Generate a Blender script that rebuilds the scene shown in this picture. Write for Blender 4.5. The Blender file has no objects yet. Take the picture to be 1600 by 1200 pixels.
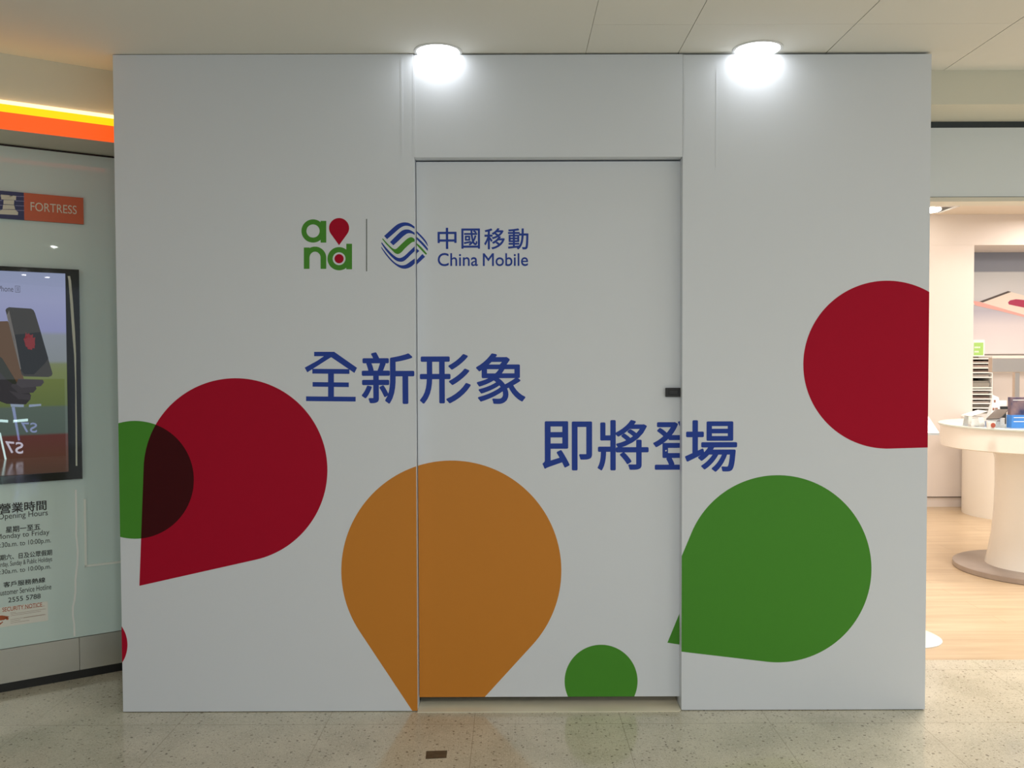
import bpy, bmesh, math, random
from mathutils import Vector, Matrix

# ------------------------------------------------------------------ camera, world, exposure, lights
SC = bpy.context.scene
COL = SC.collection
F_PX = 1370.0
CAM = Vector((-0.0439, -3.5, 1.4208))
PITCH, ROLL = -0.02825, -0.0031
cp, sp = math.cos(PITCH), math.sin(PITCH)
FWD = Vector((0, cp, sp))
R0 = Vector((1, 0, 0))
U0 = R0.cross(FWD)
RT = R0 * math.cos(ROLL) + U0 * math.sin(ROLL)
UP = U0 * math.cos(ROLL) - R0 * math.sin(ROLL)
cd = bpy.data.cameras.new('camera')
cd.sensor_width = 36.0
cd.lens = 36.0 * F_PX / 1600.0
cd.clip_start = 0.05
cam = bpy.data.objects.new('camera', cd)
COL.objects.link(cam)
cam.matrix_world = Matrix(((RT.x, UP.x, -FWD.x, CAM.x), (RT.y, UP.y, -FWD.y, CAM.y), (RT.z, UP.z, -FWD.z, CAM.z), (0, 0, 0, 1)))
SC.camera = cam

world = bpy.data.worlds.new('world')
SC.world = world
world.use_nodes = True
world.node_tree.nodes['Background'].inputs['Color'].default_value = (0.87, 0.97, 1.07, 1)
world.node_tree.nodes['Background'].inputs['Strength'].default_value = 0.73
SC.view_settings.view_transform = 'Standard'
SC.view_settings.look = 'None'
SC.view_settings.exposure = 0.0
SC.view_settings.gamma = 1.0
SC.view_settings.use_curve_mapping = False
SC.cycles.use_denoising = True
SC.cycles.max_bounces = 8
SC.cycles.sample_clamp_indirect = 6.0

CEIL = 2.6305      # mall ceiling height
HOARD = 2.625     # top of the hoarding


def area(name, loc, size, power, color, rot=(0, 0, 0), shape='DISK', sy=None):
    l = bpy.data.lights.new(name, 'AREA')
    l.shape = shape
    l.size = size
    if sy: l.size_y = sy
    l.energy = power
    l.color = color
    o = bpy.data.objects.new(name, l)
    o.location = loc
    o.rotation_euler = rot
    COL.objects.link(o)
    return o


# unseen fill lamps added over the corridor, then small downlights mirrored in the glass
for lx, ly, pw in ((0.2, -3.6, 34), (3.0, -3.4, 12), (3.9, -1.3, 10), (-2.6, -6.0, 6), (0.2, -6.0, 30), (5.5, -5.0, 30)):
    area('corridor_fill', (lx, ly, CEIL - 0.02), 0.22, pw, (1.0, 0.98, 0.93))
for lx, ly in ((3.66, -7.42), (4.06, -7.47), (1.73, -4.39)):
    area('corridor_spot', (lx, ly, CEIL - 0.02), 0.06, 1.6, (1.0, 1.0, 1.0))
# ceiling lamps inside the bright shop
for lx, ly, pw in ((2.6, 1.3, 66), (4.0, 1.5, 50), (5.4, 1.6, 40), (3.2, 2.7, 34), (5.0, 3.2, 40), (6.4, 3.0, 40), (4.9, 4.3, 12)):
    area('shop_lamp', (lx, ly, 2.72), 0.5, pw * 0.66, (1.0, 0.90, 0.82))


# ------------------------------------------------------------------ rays from the camera onto the planes things stand on
def ray(u, v):
    return RT * ((u - 800) / F_PX) - UP * ((v - 600) / F_PX) + FWD


def on_y(u, v, Y):
    d = ray(u, v)
    return CAM + d * ((Y - CAM.y) / d.y)


def on_z(u, v, Z):
    d = ray(u, v)
    return CAM + d * ((Z - CAM.z) / d.z)


def on_depth(u, v, Y):
    return on_y(u, v, Y)


WA = math.radians(33.0)
WD = Vector((math.cos(WA), math.sin(WA), 0))
WN = Vector((math.sin(WA), -math.cos(WA), 0))     # towards the room
GP = Vector((-2.041, 0.346, 0))                   # point on the glass wall
BP = Vector((-1.880, 0.091, 0))                   # point on the bulkhead


def on_wall(u, v, P=GP):
    d = ray(u, v)
    t = (P - CAM).dot(WN) / d.dot(WN)
    return CAM + d * t


def wall_sz(u, v, P=GP):
    q = on_wall(u, v, P) - P
    return (q.dot(WD), q.z)


def wall_xyz(s, z, off=0.0, P=GP):
    q = P + WD * s + WN * off
    return Vector((q.x, q.y, z))


# ------------------------------------------------------------------ materials
MATS = {}


def principled(name, color, rough=0.5, metal=0.0, spec=0.5, emit=None, estr=0.0, trans=0.0, coat=0.0, alpha=1.0):
    if name in MATS: return MATS[name]
    m = bpy.data.materials.new(name)
    m.use_nodes = True
    b = m.node_tree.nodes['Principled BSDF']
    b.inputs['Base Color'].default_value = (*color, 1)
    b.inputs['Roughness'].default_value = rough
    b.inputs['Metallic'].default_value = metal
    b.inputs['Specular IOR Level'].default_value = spec
    b.inputs['Transmission Weight'].default_value = trans
    b.inputs['Coat Weight'].default_value = coat
    b.inputs['Coat Roughness'].default_value = 0.03
    b.inputs['Alpha'].default_value = alpha
    if emit:
        b.inputs['Emission Color'].default_value = (*emit, 1)
        b.inputs['Emission Strength'].default_value = estr
    MATS[name] = m
    return m


def nd(m, kind, **kw):
    n = m.node_tree.nodes.new(kind)
    for k, v in kw.items(): setattr(n, k, v)
    return n


def bump(m, scale, strength, dist=0.001, detail=3.0, stretch=(1, 1, 1)):
    nt = m.node_tree
    tc = nd(m, 'ShaderNodeTexCoord')
    mp = nd(m, 'ShaderNodeMapping')
    mp.inputs['Scale'].default_value = stretch
    nz = nd(m, 'ShaderNodeTexNoise')
    nz.inputs['Scale'].default_value = scale
    nz.inputs['Detail'].default_value = detail
    bp = nd(m, 'ShaderNodeBump')
    bp.inputs['Strength'].default_value = strength
    bp.inputs['Distance'].default_value = dist
    nt.links.new(tc.outputs['Object'], mp.inputs['Vector'])
    nt.links.new(mp.outputs['Vector'], nz.inputs['Vector'])
    nt.links.new(nz.outputs['Fac'], bp.inputs['Height'])
    nt.links.new(bp.outputs['Normal'], nt.nodes['Principled BSDF'].inputs['Normal'])
    return m


def mottled(m, c1, c2, scale=3.0, stretch=(1, 1, 1), detail=4):
    nt = m.node_tree
    tc = nd(m, 'ShaderNodeTexCoord')
    mp = nd(m, 'ShaderNodeMapping')
    mp.inputs['Scale'].default_value = stretch
    nz = nd(m, 'ShaderNodeTexNoise')
    nz.inputs['Scale'].default_value = scale
    nz.inputs['Detail'].default_value = detail
    cr = nd(m, 'ShaderNodeValToRGB')
    cr.color_ramp.elements[0].position = 0.3
    cr.color_ramp.elements[1].position = 0.7
    cr.color_ramp.elements[0].color = (*c1, 1)
    cr.color_ramp.elements[1].color = (*c2, 1)
    nt.links.new(tc.outputs['Object'], mp.inputs['Vector'])
    nt.links.new(mp.outputs['Vector'], nz.inputs['Vector'])
    nt.links.new(nz.outputs['Fac'], cr.inputs['Fac'])
    nt.links.new(cr.outputs['Color'], nt.nodes['Principled BSDF'].inputs['Base Color'])
    return m


VINYL = bump(principled('white_vinyl', (0.75, 0.79, 0.845), 0.5, spec=0.35), 9.0, 0.25, 0.003, 2.0)
CRIMSON = principled('crimson_vinyl', (0.43, 0.004, 0.026), 0.55, spec=0.12)
GREEN = principled('green_vinyl', (0.066, 0.285, 0.022), 0.5, spec=0.3)
ORANGE = principled('orange_vinyl', (0.63, 0.235, 0.026), 0.5, spec=0.3)
BROWN = principled('maroon_overlap_vinyl', (0.055, 0.004, 0.006), 0.55, spec=0.12)
BLUE = principled('blue_vinyl', (0.020, 0.058, 0.36), 0.5, spec=0.22)
GREY = principled('grey_vinyl', (0.12, 0.14, 0.13), 0.5, spec=0.3)
BLACK = principled('black_plastic', (0.012, 0.012, 0.012), 0.35)
RAWEDGE = principled('raw_board', (0.30, 0.26, 0.20), 0.8)
CEILM = bump(principled('ceiling_paint', (0.85, 0.84, 0.78), 0.85, spec=0.2), 60, 0.15, 0.001)
BULKM = principled('bulkhead_paint', (0.74, 0.72, 0.60), 0.8, spec=0.2)
GLASSW = principled('backpainted_glass', (0.68, 0.82, 0.77), 0.02, spec=0.5)
STEEL = bump(principled('brushed_steel', (0.60, 0.59, 0.53), 0.3, metal=0.8), 6, 0.15, 0.002, 2, (1, 1, 12))
KICK = principled('black_kickplate', (0.010, 0.010, 0.009), 0.4)
CREAMW = principled('cream_wall', (0.76, 0.70, 0.66), 0.55, spec=0.3)
WHITEG = principled('glossy_white', (0.86, 0.83, 0.76), 0.25)
WHITE = principled('white_plastic', (0.86, 0.86, 0.85), 0.3)


def terrazzo():
    m = principled('terrazzo', (0.5, 0.48, 0.4), 0.13, spec=0.55)
    nt = m.node_tree; L = nt.links
    tc = nd(m, 'ShaderNodeTexCoord')
    b = nt.nodes['Principled BSDF']
    nz = nd(m, 'ShaderNodeTexNoise'); nz.inputs['Scale'].default_value = 4.0; nz.inputs['Detail'].default_value = 6
    L.new(tc.outputs['Object'], nz.inputs['Vector'])
    base = nd(m, 'ShaderNodeValToRGB')
    base.color_ramp.elements[0].position = 0.35; base.color_ramp.elements[0].color = (0.53, 0.505, 0.40, 1)
    base.color_ramp.elements[1].position = 0.7; base.color_ramp.elements[1].color = (0.68, 0.645, 0.52, 1)
    L.new(nz.outputs['Fac'], base.inputs['Fac'])
    col = base.outputs['Color']
    # flecks of two sizes, random subset of voronoi cells, warped into chips
    wz = nd(m, 'ShaderNodeTexNoise'); wz.inputs['Scale'].default_value = 90; wz.inputs['Detail'].default_value = 2
    L.new(tc.outputs['Object'], wz.inputs['Vector'])
    mw = nd(m, 'ShaderNodeVectorMath', operation='MULTIPLY_ADD')
    L.new(wz.outputs['Color'], mw.inputs[0]); mw.inputs[1].default_value = (0.012, 0.012, 0); L.new(tc.outputs['Object'], mw.inputs[2])
    for sc, thr, keep, c, amt in ((70, 0.24, 0.86, (0.24, 0.21, 0.15), 0.6), (38, 0.17, 0.86, (0.14, 0.12, 0.08), 0.75),
                                  (120, 0.33, 0.55, (0.74, 0.71, 0.60), 0.55), (150, 0.30, 0.70, (0.34, 0.31, 0.23), 0.6)):
        vo = nd(m, 'ShaderNodeTexVoronoi'); vo.inputs['Scale'].default_value = sc
        vo.voronoi_dimensions = '2D'
        L.new(mw.outputs['Vector'], vo.inputs['Vector'])
        lt = nd(m, 'ShaderNodeMath', operation='LESS_THAN'); lt.inputs[1].default_value = thr
        L.new(vo.outputs['Distance'], lt.inputs[0])
        sx = nd(m, 'ShaderNodeSeparateColor'); L.new(vo.outputs['Color'], sx.inputs['Color'])
        gt = nd(m, 'ShaderNodeMath', operation='GREATER_THAN'); gt.inputs[1].default_value = keep
        L.new(sx.outputs['Red'], gt.inputs[0])
        mu = nd(m, 'ShaderNodeMath', operation='MULTIPLY'); L.new(lt.outputs[0], mu.inputs[0]); L.new(gt.outputs[0], mu.inputs[1])
        mu2 = nd(m, 'ShaderNodeMath', operation='MULTIPLY'); L.new(mu.outputs[0], mu2.inputs[0]); mu2.inputs[1].default_value = amt
        mx = nd(m, 'ShaderNodeMix', data_type='RGBA')
        L.new(mu2.outputs[0], mx.inputs['Factor']); L.new(col, mx.inputs['A']); mx.inputs['B'].default_value = (*c, 1)
        col = mx.outputs['Result']
    # joints between the 0.577 m tiles
    sep = nd(m, 'ShaderNodeSeparateXYZ'); L.new(tc.outputs['Object'], sep.inputs[0])
    masks = []
    for ax, off, w in (('X', -0.196, 0.0017), ('Y', -0.122, 0.0022)):
        a = nd(m, 'ShaderNodeMath', operation='SUBTRACT'); L.new(sep.outputs[ax], a.inputs[0]); a.inputs[1].default_value = off
        p = nd(m, 'ShaderNodeMath', operation='PINGPONG'); L.new(a.outputs[0], p.inputs[0]); p.inputs[1].default_value = 0.5775 / 2
        l = nd(m, 'ShaderNodeMath', operation='LESS_THAN'); L.new(p.outputs[0], l.inputs[0]); l.inputs[1].default_value = w
        masks.append(l)
    mxm = nd(m, 'ShaderNodeMath', operation='MAXIMUM'); L.new(masks[0].outputs[0], mxm.inputs[0]); L.new(masks[1].outputs[0], mxm.inputs[1])
    mm = nd(m, 'ShaderNodeMath', operation='MULTIPLY'); L.new(mxm.outputs[0], mm.inputs[0]); mm.inputs[1].default_value = 0.55
    mx = nd(m, 'ShaderNodeMix', data_type='RGBA')
    L.new(mm.outputs[0], mx.inputs['Factor']); L.new(col, mx.inputs['A']); mx.inputs['B'].default_value = (0.32, 0.28, 0.2, 1)
    L.new(mx.outputs['Result'], b.inputs['Base Color'])
    bn = nd(m, 'ShaderNodeTexNoise'); bn.inputs['Scale'].default_value = 2.2; bn.inputs['Detail'].default_value = 2
    L.new(tc.outputs['Object'], bn.inputs['Vector'])
    bm_ = nd(m, 'ShaderNodeBump'); bm_.inputs['Strength'].default_value = 0.12; bm_.inputs['Distance'].default_value = 0.01
    L.new(bn.outputs['Fac'], bm_.inputs['Height']); L.new(bm_.outputs['Normal'], b.inputs['Normal'])
    return m


def woodfloor():
    m = principled('light_wood_floor', (0.7, 0.55, 0.36), 0.28)
    nt = m.node_tree; L = nt.links
    tc = nd(m, 'ShaderNodeTexCoord')
    mp = nd(m, 'ShaderNodeMapping'); mp.inputs['Scale'].default_value = (1.2, 14, 1)
    nz = nd(m, 'ShaderNodeTexNoise'); nz.inputs['Scale'].default_value = 1.6; nz.inputs['Detail'].default_value = 6
    L.new(tc.outputs['Object'], mp.inputs['Vector']); L.new(mp.outputs['Vector'], nz.inputs['Vector'])
    cr = nd(m, 'ShaderNodeValToRGB')
    cr.color_ramp.elements[0].position = 0.3; cr.color_ramp.elements[0].color = (0.56, 0.42, 0.27, 1)
    cr.color_ramp.elements[1].position = 0.7; cr.color_ramp.elements[1].color = (0.70, 0.56, 0.38, 1)
    L.new(nz.outputs['Fac'], cr.inputs['Fac'])
    br = nd(m, 'ShaderNodeTexBrick')
    br.inputs['Color1'].default_value = (1, 1, 1, 1); br.inputs['Color2'].default_value = (0.93, 0.92, 0.90, 1)
    br.inputs['Mortar'].default_value = (0.70, 0.64, 0.55, 1)
    br.inputs['Scale'].default_value = 1.0; br.inputs['Brick Width'].default_value = 1.2; br.inputs['Row Height'].default_value = 0.14
    br.inputs['Mortar Size'].default_value = 0.0015
    L.new(tc.outputs['Object'], br.inputs['Vector'])
    mx = nd(m, 'ShaderNodeMix', data_type='RGBA', blend_type='MULTIPLY'); mx.inputs['Factor'].default_value = 1
    L.new(cr.outputs['Color'], mx.inputs['A']); L.new(br.outputs['Color'], mx.inputs['B'])
    L.new(mx.outputs['Result'], nt.nodes['Principled BSDF'].inputs['Base Color'])
    return m


# ------------------------------------------------------------------ mesh helpers
def link(name, me, mats, parent=None):
    o = bpy.data.objects.new(name, me)
    for m in (mats if isinstance(mats, (list, tuple)) else [mats]): me.materials.append(m)
    COL.objects.link(o)
    if parent: o.parent = parent; o.matrix_parent_inverse = Matrix.Identity(4)
    return o


def finish(name, bm, mats, parent=None, smooth=False, origin=None):
    bmesh.ops.recalc_face_normals(bm, faces=bm.faces)
    off = Vector((0, 0, 0))
    if parent is not None:
        off = world_loc(parent)
    org = Vector(origin) if origin is not None else off
    bmesh.ops.translate(bm, verts=bm.verts, vec=-org)
    if smooth:
        for f in bm.faces: f.smooth = True
    me = bpy.data.meshes.new(name)
    bm.to_mesh(me); bm.free()
    o = link(name, me, mats, parent)
    o.location = org - off
    if smooth:
        try: me.set_sharp_from_angle(angle=math.radians(35))
        except Exception: pass
    return o


def world_loc(o):
    v = Vector(o.location)
    while o.parent: o = o.parent; v += Vector(o.location)
    return v


def bm_box(bm, x0, x1, y0, y1, z0, z1, bev=0.0, mat=0):
    vs = [bm.verts.new(p) for p in ((x0, y0, z0), (x1, y0, z0), (x1, y1, z0), (x0, y1, z0), (x0, y0, z1), (x1, y0, z1), (x1, y1, z1), (x0, y1, z1))]
    fs = [bm.faces.new([vs[i] for i in f]) for f in ((3, 2, 1, 0), (4, 5, 6, 7), (0, 1, 5, 4), (1, 2, 6, 5), (2, 3, 7, 6), (3, 0, 4, 7))]
    for f in fs: f.material_index = mat
    if bev:
        es = list({e for f in fs for e in f.edges})
        bmesh.ops.bevel(bm, geom=es, offset=bev, segments=2, affect='EDGES', profile=0.5)
    return fs


def box(name, x0, x1, y0, y1, z0, z1, mat, parent=None, bev=0.0, origin=None):
    bm = bmesh.new(); bm_box(bm, x0, x1, y0, y1, z0, z1, bev)
    return finish(name, bm, mat, parent, origin=origin)


def bm_prism(bm, pts, vec, mat=0):
    """closed solid from a planar loop of 3D points pushed along vec"""
    vec = Vector(vec)
    a = [bm.verts.new(p) for p in pts]
    b = [bm.verts.new(Vector(p) + vec) for p in pts]
    n = len(pts)
    fs = [bm.faces.new(a), bm.faces.new(b[::-1])]
    for i in range(n): fs.append(bm.faces.new((a[i], b[i], b[(i + 1) % n], a[(i + 1) % n])))
    for f in fs: f.material_index = mat
    return fs


def bm_lathe(bm, prof, c, seg=48, mat=0, a0=0.0, a1=2 * math.pi):
    rings = []
    for r, z in prof:
        if r < 1e-6: rings.append([bm.verts.new((c[0], c[1], c[2] + z))])
        else: rings.append([bm.verts.new((c[0] + r * math.cos(2 * math.pi * k / seg), c[1] + r * math.sin(2 * math.pi * k / seg), c[2] + z)) for k in range(seg)])
    for A, B in zip(rings, rings[1:]):
        if len(A) == 1 and len(B) == 1: continue
        for k in range(seg):
            k2 = (k + 1) % seg
            if len(A) == 1: f = bm.faces.new((A[0], B[k], B[k2]))
            elif len(B) == 1: f = bm.faces.new((A[k], B[0], A[k2]))
            else: f = bm.faces.new((A[k], B[k], B[k2], A[k2]))
            f.material_index = mat
    return bm


def tag(o, label=None, cat=None, group=None, kind=None):
    if label: o['label'] = label
    if cat: o['category'] = cat
    if group: o['group'] = group
    if kind: o['kind'] = kind
    return o


def struct(o): return tag(o, kind='structure')


def thing(name, loc, label, cat, group=None):
    o = bpy.data.objects.new(name, None)
    o.empty_display_size = 0.1
    o.location = loc
    COL.objects.link(o)
    return tag(o, label, cat, group)


# --- 2D shapes in photo pixels, carried onto their real planes
def circ(cx, cy, r, n=96): return [(cx + r * math.cos(2 * math.pi * k / n), cy + r * math.sin(2 * math.pi * k / n)) for k in range(n)]


def drop(cx, cy, r, tx, ty, n=96):
    """circle with the two tangents that meet at the tip (convex)"""
    d = math.hypot(tx - cx, ty - cy); a = math.atan2(ty - cy, tx - cx); b = math.acos(r / d)
    pts = []
    a0 = a + b; a1 = a + 2 * math.pi - b
    for k in range(n + 1):
        t = a0 + (a1 - a0) * k / n
        pts.append((cx + r * math.cos(t), cy + r * math.sin(t)))
    pts.append((tx, ty))
    return pts


def clip(poly, fn):
    """keep the part of a 2D polygon where fn(p) >= 0 (fn linear)"""
    out = []
    for i, p in enumerate(poly):
        q = poly[(i + 1) % len(poly)]
        a, b = fn(p), fn(q)
        if a >= 0: out.append(p)
        if (a >= 0) != (b >= 0):
            t = a / (a - b)
            out.append((p[0] + (q[0] - p[0]) * t, p[1] + (q[1] - p[1]) * t))
    return out


def clip_convex(poly, conv):
    cx = sum(p[0] for p in conv) / len(conv); cy = sum(p[1] for p in conv) / len(conv)
    for i, a in enumerate(conv):
        b = conv[(i + 1) % len(conv)]
        nx, ny = -(b[1] - a[1]), b[0] - a[0]
        s = 1 if (cx - a[0]) * nx + (cy - a[1]) * ny > 0 else -1
        poly = clip(poly, lambda p, a=a, nx=nx, ny=ny, s=s: s * ((p[0] - a[0]) * nx + (p[1] - a[1]) * ny))
        if not poly: return poly
    return poly


def to_xz(poly, Y):
    o = []
    for u, v in poly:
        q = on_y(u, v, Y); o.append((q.x, q.z))
    return o


def dedupe(poly, eps=1e-5):
    o = []
    for p in poly:
        if not o or math.dist(p, o[-1]) > eps: o.append(p)
    if len(o) > 1 and math.dist(o[0], o[-1]) < eps: o.pop()
    return o


def decal_xz(name, polys, Y, mat, parent, thick=0.0006, clips=None, label=None, stag=0.0):
    """thin vinyl cut-outs lying on a plane of constant y"""
    bm = bmesh.new()
    for poly in polys:
        P = to_xz(poly, Y)
        if clips:
            x0, x1, z0, z1 = clips
            P = clip(P, lambda p: p[0] - x0); P = clip(P, lambda p: x1 - p[0])
            P = clip(P, lambda p: p[1] - z0); P = clip(P, lambda p: z1 - p[1])
        P = dedupe(P)
        if len(P) < 3: continue
        bm_prism(bm, [Vector((x, Y, z)) for x, z in P], (0, -thick - stag * len(bm.faces), 0))
    bmesh.ops.triangulate(bm, faces=[f for f in bm.faces if len(f.verts) > 4])
    o = finish(name, bm, mat, parent)
    if label: o['label'] = label
    return o


# --- lettering
_txt_cache = {}


def text_mesh(s):
    """bmesh data (verts, faces) of a string, normalised to its bounding box (0..1, 0..1)"""
    key = s
    if key in _txt_cache: return _txt_cache[key]
    cu = bpy.data.curves.new('lettering', 'FONT')
    cu.body = s
    cu.resolution_u = 5
    cu.fill_mode = 'BOTH'
    o = bpy.data.objects.new('lettering', cu)
    COL.objects.link(o)
    dg = bpy.context.evaluated_depsgraph_get()
    me = bpy.data.meshes.new_from_object(o.evaluated_get(dg))
    xs = [v.co.x for v in me.vertices] or [0, 1]; ys = [v.co.y for v in me.vertices] or [0, 1]
    x0, x1, y0, y1 = min(xs), max(xs), min(ys), max(ys)
    vs = [((v.co.x - x0) / max(x1 - x0, 1e-9), (v.co.y - y0) / max(y1 - y0, 1e-9)) for v in me.vertices]
    fs = [tuple(p.vertices) for p in me.polygons]
    bpy.data.objects.remove(o); bpy.data.meshes.remove(me); bpy.data.curves.remove(cu)
    _txt_cache[key] = (vs, fs)
    return vs, fs


def bm_text(bm, s, fn, weight=0.0, vec=(0, 0, 0), clipfn=None):
    """fn maps (a, b) in the unit box (b up) to a 3D point; the stroke is widened by striking the outline several times,
    each strike a hair thicker so that no two faces coincide"""
    vs, fs = text_mesh(s)
    strikes = [(0, 0)]
    wu = weight / max(1, len(s))
    if weight:
        strikes += [(math.cos(math.pi * k / 4) * wu, math.sin(math.pi * k / 4) * weight) for k in range(8)]
    for i, (du, dv) in enumerate(strikes):
        V = [bm.verts.new(fn(du + a * (1 - 2 * wu) + wu, dv + b * (1 - 2 * weight) + weight)) for a, b in vs]
        new = []
        for f in fs:
            try: new.append(bm.faces.new([V[j] for j in f]))
            except ValueError: pass
        if Vector(vec).length > 0 and new:
            r = bmesh.ops.extrude_face_region(bm, geom=new)
            bmesh.ops.translate(bm, verts=[g for g in r['geom'] if isinstance(g, bmesh.types.BMVert)], vec=Vector(vec) * (1 + 0.05 * i))


def glyphs_xz(name, items, Y, mat, parent, weight=0.018, thick=0.0006, xclip=None, label=None):
    bm = bmesh.new()
    for s, u0, u1, v0, v1 in items:
        a = on_y(u0, v1, Y); b = on_y(u1, v0, Y)
        bm_text(bm, s, lambda p, q, a=a, b=b: Vector((a.x + (b.x - a.x) * p, Y, a.z + (b.z - a.z) * q)), weight, (0, -thick, 0))
    if xclip is not None:
        g = bm.verts[:] + bm.edges[:] + bm.faces[:]
        bmesh.ops.bisect_plane(bm, geom=g, plane_co=(xclip, 0, 0), plane_no=(1, 0, 0), clear_outer=True)
    o = finish(name, bm, mat, parent)
    if label: o['label'] = label
    return o


# ------------------------------------------------------------------ the setting
struct(box('floor', -7.0, 8.0, -9.0, 0.588, -0.06, 0.0, terrazzo(), origin=(0, 0, 0)))
box_floor2 = struct(box('floor', 1.66, 8.0, 0.588, 5.45, -0.06, 0.0, woodfloor(), origin=(2, 2, 0)))
box_floor2.name = 'floor_shop'
f3 = struct(box('floor_void', -7.0, 1.66, 0.588, 5.45, -0.06, 0.0, principled('screed', (0.3, 0.28, 0.24), 0.8)))
f3.name = 'floor_back'


def ceiling():
    # boards 0.583 m wide with real 2 mm shadow gaps; smooth plaster on the left
    joints = [0.252, 0.618, 1.205, 1.777, 2.36, 2.94, 3.52, 8.0]
    bm = bmesh.new()
    bm_box(bm, -7.0, joints[0] - 0.0008, -9.0, 0.9, CEIL, CEIL + 0.05)
    y_cut = on_z(1180, 38, CEIL).y
    for a, b in zip(joints, joints[1:]):
        g = 0.0018 if a > 0.3 else 0.0008
        bm_box(bm, a + g, b - g, y_cut + 0.0007, 0.225 if a > 1.7 else 0.9, CEIL, CEIL + 0.05)
        bm_box(bm, a + g, b - g, -9.0, y_cut - 0.0007, CEIL, CEIL + 0.05)
    return struct(finish('ceiling', bm, CEILM, origin=(0, 0, CEIL)))


ceiling()
struct(box('ceiling_slab', -7.0, 8.0, -9.0, 0.9, CEIL + 0.06, CEIL + 0.12, principled('dark_void', (0.02, 0.02, 0.018), 0.9))).name = 'ceiling_void'

# --- left shop front: bulkhead, soffit, glass wall, steel band, kickplate
def wall_box(bm, s0, s1, z0, z1, d0, d1, P=GP, mat=0):
    """a box on the slanting wall: s along it, d outwards into the room"""
    c = [wall_xyz(s, z, d, P) for z in (z0, z1) for s, d in ((s0, d0), (s1, d0), (s1, d1), (s0, d1))]
    vs = [bm.verts.new(p) for p in c]
    for f in ((3, 2, 1, 0), (4, 5, 6, 7), (0, 1, 5, 4), (1, 2, 6, 5), (2, 3, 7, 6), (3, 0, 4, 7)):
        bm.faces.new([vs[i] for i in f]).material_index = mat


S0, S1 = -4.6, 0.585
z_soffit = 2.342
bm = bmesh.new(); wall_box(bm, S0, 0.30, z_soffit, CEIL, -0.34, 0.0, BP)
struct(finish('wall_bulkhead', bm, BULKM)).name = 'wall_left_bulkhead'
zt = z_soffit - 0.010
zb = 0.5 * (wall_sz(0, 1016)[1] + wall_sz(187, 984)[1])
zk = 0.5 * (wall_sz(0, 1070)[1] + wall_sz(188, 1034)[1])
split_s = wall_sz(122, 900)[0]
bm = bmesh.new(); wall_box(bm, S0, S1, zb, zt, -0.05, 0.0)
glassw = struct(finish('wall_left', bm, GLASSW))
bm = bmesh.new(); wall_box(bm, S0, split_s - 0.001, zk, zb - 0.002, -0.05, 0.004); wall_box(bm, split_s + 0.001, S1, zk, zb - 0.002, -0.05, 0.0035)
struct(finish('trim_1', bm, STEEL))
bm = bmesh.new(); wall_box(bm, S0, S1, 0.0, zk, -0.05, 0.0)
struct(finish('baseboard_left', bm, KICK))
bm = bmesh.new(); wall_box(bm, S0, S1, zt, z_soffit, -0.05, -0.012)
struct(finish('trim_2', bm, BLACK))
WX = wall_xyz(S0, 0).x
struct(box('wall_blocker', WX - 0.1, WX, -9.0, wall_xyz(S0, 0).y + 0.3, 0.0, CEIL, principled('blocker_dark', (0.30, 0.29, 0.26), 0.7)))  # unseen wall added to cut the ambient light from the left
# bright wavy reflection on the glass wall, built as a thin pale bead
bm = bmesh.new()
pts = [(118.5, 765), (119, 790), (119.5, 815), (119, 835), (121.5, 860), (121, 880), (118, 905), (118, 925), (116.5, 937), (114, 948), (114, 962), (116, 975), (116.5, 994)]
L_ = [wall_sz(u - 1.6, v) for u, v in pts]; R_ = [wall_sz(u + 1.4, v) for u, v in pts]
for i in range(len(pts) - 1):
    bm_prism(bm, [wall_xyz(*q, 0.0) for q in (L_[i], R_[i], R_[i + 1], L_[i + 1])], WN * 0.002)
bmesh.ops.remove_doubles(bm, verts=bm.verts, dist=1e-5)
struct(finish('reflection_line', bm, principled('pale_reflection_line', (0.95, 0.97, 0.92), 0.15)))
# reflected pale outline on the glass beside the hoarding, built as slim strips
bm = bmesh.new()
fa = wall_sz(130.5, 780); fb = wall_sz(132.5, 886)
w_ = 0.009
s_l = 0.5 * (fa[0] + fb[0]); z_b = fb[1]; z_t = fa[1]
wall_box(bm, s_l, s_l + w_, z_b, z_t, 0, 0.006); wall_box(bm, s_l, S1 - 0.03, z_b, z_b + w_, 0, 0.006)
struct(finish('reflection_outline', bm, principled('pale_reflection_outline', (0.90, 0.94, 0.86), 0.35)))

# glowing trim along the bulkhead
lt = thing('light_strip', wall_xyz(-0.9, 2.4, 0, BP), 'long glowing yellow and orange light strip along the ceiling bulkhead at left', 'light')
O_OFF = 0.035
zy = [0.5 * (wall_sz(0, a, BP)[1] + wall_sz(176, b, BP)[1]) for a, b in ((157, 178), (166.5, 186.5), (178.4, 198.3), (194.6, 212.5))]
EY = principled('yellow_glow', (0.8, 0.4, 0.02), 0.4, emit=(1.0, 0.62, 0.0), estr=1.05)
EO = principled('orange_glow', (0.7, 0.12, 0.02), 0.4, emit=(1.0, 0.085, 0.008), estr=0.95)
EW = principled('warm_tube_glow', (1, 0.7, 0.4), 0.4, emit=(1.0, 0.66, 0.34), estr=2.0)
for nm, m, a, b, dd in (('orange_band', EO, z_soffit, zy[2], 0.030), ('yellow_band', EY, zy[2], zy[1], 0.030)):
    bm = bmesh.new(); wall_box(bm, S0, 0.26, a, b, 0.0, dd, BP)
    if nm == 'orange_band': wall_box(bm, S0, 0.26, a - 0.014, a - 0.0002, 0.022, dd, BP)  # glowing lip below the soffit, added to throw light onto it
    o = finish(nm, bm, m, lt)
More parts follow.
